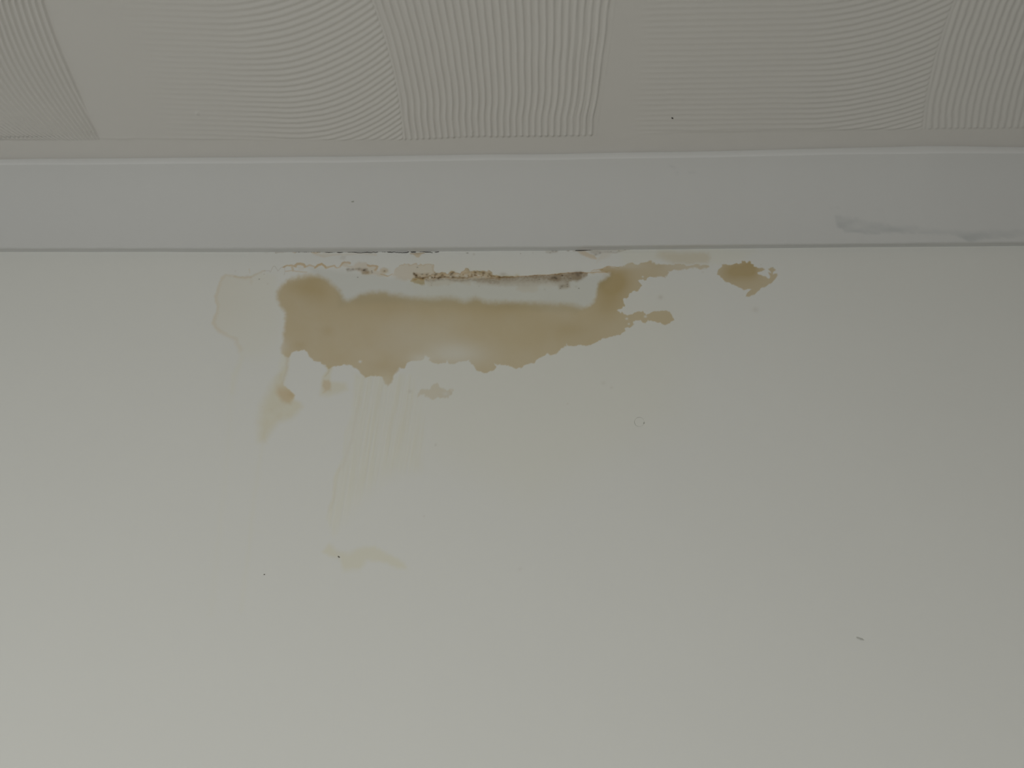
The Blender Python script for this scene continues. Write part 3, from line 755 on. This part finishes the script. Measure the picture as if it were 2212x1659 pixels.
# faint ring pressed into the paint, right of the stain
ring_t = np.linspace(0, 2 * math.pi, 61)
ru = 1381 + 10.4 * np.cos(ring_t); rv = 911.5 + 10.0 * np.sin(ring_t)
rx_, rz_ = on_wall(ru, rv)
cxr, czr = on_wall(np.array([1381.]), np.array([911.5]))
co_, qs_ = [], []
for k in range(60):
    d = np.array([rx_[k] - cxr[0], rz_[k] - czr[0]]); d /= np.hypot(*d)
    a = ring_t[k]
    w = 0.00003 + 0.00022 * max(0, math.cos(a - 4.6)) ** 6 + 0.00022 * max(0, math.cos(a - 2.8)) ** 3 + 0.0007 * max(0, math.cos(a - 0.25)) ** 60
    for s, hh in ((1, 0), (.5, .00015), (-.5, .00015), (-1, 0)):
        co_.append((rx_[k] + d[0] * w * s, -0.00002 - hh, rz_[k] + d[1] * w * s))
    for j in range(3):
        n2 = ((k + 1) % 60) * 4
        qs_.append((k * 4 + j, k * 4 + j + 1, n2 + j + 1, n2 + j))
ring = mesh_object('ring_mark', np.array(co_), np.array(qs_), M_GREY, True)
tag(ring, 'small faint grey ring mark on the bare wall below the right part of the stain', 'mark')

# ------------------------------------------------------------------ coving
cxs = spaced((-2.2, -0.8, 0.1), (-0.8, 0.8, 0.0025), (0.8, 2.2, 0.1))
prof = []          # (a, b): a = 0..1 from wall to lip, b = 0..1 from joint level up to lip level
NARC = 40
h = f_h(cxs); w = f_w(cxs); t = f_t(cxs); p = f_p(cxs)
nz = fbm(cxs * 1000, cxs * 0 + 3, 90, 4) ; nz2 = fbm(cxs * 1000, cxs * 0 + 8, 45, 4)
w = w + 0.0004 * nz2; h = h + 0.00035 * nz; t = t + 0.0005 * fbm(cxs * 1000, cxs * 0 + 21, 60, 4); p = p + 0.0006 * fbm(cxs * 1000, cxs * 0 + 33, 120, 3)
rows = []
rows.append((cxs, 0 * cxs + 0.004, h)); rows.append((cxs, 0 * cxs, h + 0.0)); rows.append((cxs, -w * .3, h - 0.0011)); rows.append((cxs, -w * .6, h - 0.0022)); rows.append((cxs, -w + 0.0003, h - 0.0036)); rows.append((cxs, -w, h - 0.0033))
rows.append((cxs, -w, h - 0.0018))
z0 = h - 0.0012; y0 = w + 0.0002
z1 = t; y1 = p - 0.0012
for k in range(NARC + 1):
    th = math.pi / 2 * k / NARC
    # concave quarter: near upright at the wall, flattening towards the ceiling, softened so neither end is square
    q = 0.55
    a_c, b_c = 1 - math.cos(th), math.sin(th)
    a_l = b_l = k / NARC
    a = q * a_c + (1 - q) * a_l; b = q * b_c + (1 - q) * b_l
    rows.append((cxs, -(y0 + (y1 - y0) * a), z0 + (z1 - z0) * b))
rows.append((cxs, -p, t + 0.0008)); rows.append((cxs, -p - 0.0006, t + 0.0035)); rows.append((cxs, -p - 0.0006, t + (CEIL_Z - t) * .75))
rows.append((cxs, -p, 0 * cxs + CEIL_Z - 0.0006)); rows.append((cxs, -p + .002, 0 * cxs + CEIL_Z + 0.002))
cc = np.concatenate([np.stack([a, b, c], 1) for a, b, c in rows])
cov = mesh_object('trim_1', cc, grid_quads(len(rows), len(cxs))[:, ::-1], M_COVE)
cov['kind'] = 'structure'
Uc, Vc = to_px(cc[:, 0], cc[:, 1], cc[:, 2])
fc = Field(Uc, Vc, ('s',))
fc.add('s', fc.cov_poly(P('r', (915, 1290, 4), (960, 1290, 5), (1060, 1320, 7), (1200, 1345, 8), (1450, 1368, 7), (1600, 1380, 7), (1760, 1390, 8), (2100, 1370, 10), (2100, 1405, 5), (1900, 1425, 3), (1700, 1440, 3), (1620, 1405, 2),
                          (1400, 1392, 2), (1200, 1396, 2), (1040, 1392, 1.5), (975, 1384, 1.5), (930, 1345, 3)), 4, (2.5, 2)) * (.55 + .5 * fbm(Uc, Vc * 4, 60, 4, 12.0)), 1.0)
fc.add('s', fc.cov_line(P('r', (890, 1243), (950, 1248)), 1, 1.5), .5)
fc.add('s', fc.cov_line(P('r', (1100, 1246), (1200, 1250)), 1, 1.5), .25)
fc.add('s', fc.cov_blob(1452, 360, 7, 3, .4), .4); fc.add('s', fc.cov_blob(1462, 374, 4, 3), .35); fc.add('s', fc.cov_line(P('p', (1488, 373), (1502, 374)), .8, 1.2), .5)
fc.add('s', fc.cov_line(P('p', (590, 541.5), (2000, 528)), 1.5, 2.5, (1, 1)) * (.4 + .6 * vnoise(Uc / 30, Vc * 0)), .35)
at = cov.data.attributes.new('smudge', 'FLOAT', 'POINT')
at.data.foreach_set('value', np.ascontiguousarray(fc.L['s'], dtype=np.float32))


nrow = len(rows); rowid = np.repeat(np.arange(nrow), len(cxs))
face_shade = ((rowid >= 1) & (rowid < nrow - 5)).astype(np.float32)  # lip rows stay untinted, a painted highlight along the top edge
at = cov.data.attributes.new('moulding_shade', 'FLOAT', 'POINT')
at.data.foreach_set('value', np.ascontiguousarray(face_shade))


# dirt mark on the coving, left of centre: find its place on the curved face
def on_coving(u, v):
    d = (Uc - u) ** 2 + (Vc - v) ** 2
    i = int(np.argmin(d)); nc = len(cxs)
    p0 = cc[i]; a1 = np.array([1.0, 0, 0]); a2 = cc[i + nc] - cc[i - nc]; a2 /= np.linalg.norm(a2)
    nn = np.cross(a2, a1); nn = nn if nn[1] < 0 else -nn
    return (p0 + nn * 0.0001, a1, a2, nn)


fleck('dirt_mark', 0, 0, on_coving(763, 434.5), 0.0022, .5, .2, M_GREY, 'small grey dirt mark on the curved face of the coving, left of centre', 'fleck', 9, .0002)

# ------------------------------------------------------------------ combed ceiling
cxx = spaced((-2.2, -1.05, 0.1), (-1.05, -0.72, 0.0017), (-0.72, 0.72, 0.00105), (0.72, 1.05, 0.0017), (1.05, 2.2, 0.1))
cyy = spaced((0.0, 0.072, 0.02), (0.072, 0.112, 0.001), (0.112, 0.34, 0.0009), (0.34, 0.62, 0.0015), (0.62, 3.0, 0.14))
X2, Y2 = np.meshgrid(cxx, cyy); X2 = X2.ravel(); Y2 = Y2.ravel()


def bound(pts):
    bx, by = on_ceiling(np.array([p_[0] for p_ in pts], float), np.array([p_[1] for p_ in pts], float))
    o = np.argsort(by); by, bx = by[o], bx[o]
    k = (bx[-1] - bx[-2]) / (by[-1] - by[-2]); k0 = (bx[1] - bx[0]) / (by[1] - by[0])
    co2 = np.polyfit(by, bx, 2)
    return lambda Y: np.where(Y > by[-1], bx[-1] + k * (Y - by[-1]), np.where(Y < by[0], bx[0] + k0 * (Y - by[0]), np.polyval(co2, Y)))


def circle_of(pts):
    bx, by = on_ceiling(np.array([p_[0] for p_ in pts], float), np.array([p_[1] for p_ in pts], float))
    Am = np.stack([2 * bx, 2 * by, np.ones(len(bx))], 1); rh = bx ** 2 + by ** 2
    s = np.linalg.lstsq(Am, rh, rcond=None)[0]
    return s[0], s[1], math.sqrt(s[2] + s[0] ** 2 + s[1] ** 2)


bA_pts = [(100, 0), (116, 40), (132, 90), (152, 150), (178, 214), (208, 282), (216, 298)]
bC_pts = [(806, 0), (826, 60), (843, 120), (857, 180), (868, 240), (872, 302)]
bR_pts = [(1322, 0), (1310, 100), (1302, 160), (1292, 220), (1282, 292)]
bE_pts = [(2058, 0), (2050, 40), (2032, 94), (2007, 163), (2000, 220), (1994, 280)]
fA, fC, fR, fE = bound(bA_pts), bound(bC_pts), bound(bR_pts), bound(bE_pts)
wob = 0.0010 * fbm(X2 * 1000, Y2 * 1000, 38, 2, 2.0) + 0.0004 * fbm(X2 * 1000, Y2 * 1000, 9, 2, 6.0)
ridged = lambda ph, k=1.0: (0.5 + 0.5 * np.cos(2 * math.pi * ph)) ** k

# three ridges followed with the eye; the others lie between and beside them
gA = [bound(p_) for p_ in (
    [(76, 0), (90, 51), (108, 94), (132, 155), (155, 195), (181, 240), (204, 282)],
    [(19, 0), (25, 33), (43, 78), (72, 137), (101, 192), (127, 230), (163, 275), (181, 297)],
    [(-22, 52), (0, 108), (18, 152), (45, 195), (76, 237), (112, 271), (137, 293)])]
a1_, a2_, a3_ = [g_(Y2) for g_ in gA]
phA = np.where(X2 > a2_, 4 * (a1_ - X2) / (a1_ - a2_), 4 + 4.3 * (a2_ - X2) / (a2_ - a3_))
hA = ridged(phA, 1.2)
inA = sstep(0.0, 0.003, fA(Y2) - X2)


def px_x(u, v):
    return on_ceiling(np.array([float(u)]), np.array([float(v)]))[0][0]


def sweep(Xa, Ya, Rg, lam, slope):
    """lines that run level, then curl away from the wall to the right"""
    dx = X2 - Xa
    g = np.where(dx > 0, dx * dx / (2 * Rg), slope * -dx)
    return (Y2 - g + wob * .45) / lam


tB = sstep(0.11, 0.31, Y2)
X0B = px_x(640, 280) * (1 - tB) + px_x(450, 30) * tB
hB = ridged(sweep(X0B, 0, 0.36 * tB + 0.20 * (1 - tB), 0.0069, 0.05), 1.0)
ampB = sstep(px_x(225, 150), px_x(420, 150), X2) * .30 + sstep(px_x(430, 150), px_x(640, 150), X2) * .70
hB = hB * ampB
# end bead where the sweep meets the next one
L = fC(Y2); R = fR(Y2)
hB = hB * (1 + .35 * np.exp(-((X2 - L + .004) / .003) ** 2))
inB = sstep(0, 0.003, X2 - fA(Y2)) * sstep(0.0, 0.0025, L - X2)
wob2 = 0.0008 * np.sin(Y2 * 1000 / 9.5 + .6) * sstep(.20, .12, Y2) + 0.0005 * fbm(X2 * 220, Y2 * 1000, 26, 3, 9.0)
phC = 30.5 * (X2 - L + wob2) / (R - L)
hC = ridged(phC, 2.2)
fine = sstep(.27, .33, Y2) * sstep(px_x(1060, 30), px_x(960, 30), X2)
fine2 = np.exp(-((X2 - px_x(1235, 190)) / .03) ** 2 - ((Y2 - .205) / .035) ** 2) + np.exp(-((X2 - px_x(1255, 260)) / .02) ** 2 - ((Y2 - .135) / .02) ** 2)
hC = hC * (1 - .35 * fine) + .5 * fine * ridged(phC * 1.7 + .3, 2) + .5 * np.clip(fine2, 0, 1) * ridged(phC * 1.9, 2)
hC = hC * (.65 + .5 * vnoise(X2 * 160, Y2 * 60 + 9)) * sstep(.0, .006, X2 - L + .003) * sstep(-.006, .01, R - X2 + .006)
inC = sstep(-0.001, 0.0015, X2 - L) * sstep(-.006, .002, R - X2)
tD = sstep(0.11, 0.31, Y2)
X0D = px_x(1740, 270) * (1 - tD) + px_x(1690, 20) * tD
hD = ridged(sweep(X0D, 0, 0.36, 0.0067, 0.0), 1.0)
ampD = .32 * sstep(px_x(1350, 150), px_x(1420, 150), X2) + .42 * sstep(px_x(1650, 150), px_x(1850, 150), X2)
inD = sstep(0, .003, X2 - R - .006) * sstep(0, .003, fE(Y2) - X2)
cE = circle_of(bE_pts)
rE = np.hypot(X2 - cE[0], Y2 - cE[1]) - cE[2]
sE = 1 if cE[0] > px_x(2050, 50) else -1
hE = ridged((X2 - fE(Y2) + wob) / 0.0080, 1.1) * .62
inE = sstep(0, .003, X2 - fE(Y2))
H = 0.0033 * hA * inA * (.25 + .75 * sstep(0, .012, Y2 - f_c(X2))) + 0.00092 * hB * inB + 0.0019 * hC * inC + 0.00115 * hD * ampD * inD + 0.0016 * hE * inE
H = H * sstep(1.04, .92, np.abs(X2)) * sstep(.61, .5, Y2)      # the combing thins out away from the photographed corner
H = H + 0.0003 + 0.0004 * fbm(X2 * 1000, Y2 * 1000, 120, 3, 70.0)
edge = f_c(X2) + 0.0006 * fbm(X2 * 1000, Y2 * 0, 14, 3, 4.0)
m_edge = sstep(-.0012, .0026, Y2 - edge)
# ridges swell a little where the comb was lifted
H = H * (1 + .3 * np.exp(-((Y2 - edge - .003) / .002) ** 2))
H = H * m_edge + (1 - m_edge) * 0.00015 * (1 + fbm(X2 * 300, Y2 * 1000, 12, 3, 80.0))
lump_x, lump_y = on_ceiling(np.array([427.]), np.array([244.]))
H = H + 0.0012 * np.exp(-((X2 - lump_x[0]) ** 2 + (Y2 - lump_y[0]) ** 2) / .0022 ** 2)
lump_x, lump_y = on_ceiling(np.array([1020.]), np.array([284.]))
H = H + 0.0010 * np.exp(-((X2 - lump_x[0]) ** 2 + (Y2 - lump_y[0]) ** 2) / .0016 ** 2)
co2 = np.stack([X2, -Y2, CEIL_Z - H], 1)
ceil = mesh_object('ceiling', co2, grid_quads(len(cyy), len(cxx)), M_CEIL)
ceil['kind'] = 'structure'

# ------------------------------------------------------------------ floor
fl = mesh_object('floor', np.array([(-2.2, 0, 0), (2.2, 0, 0), (2.2, -3, 0), (-2.2, -3, 0)], float), np.array([(3, 2, 1, 0)]), M_FLOOR, False)
fl['kind'] = 'structure'
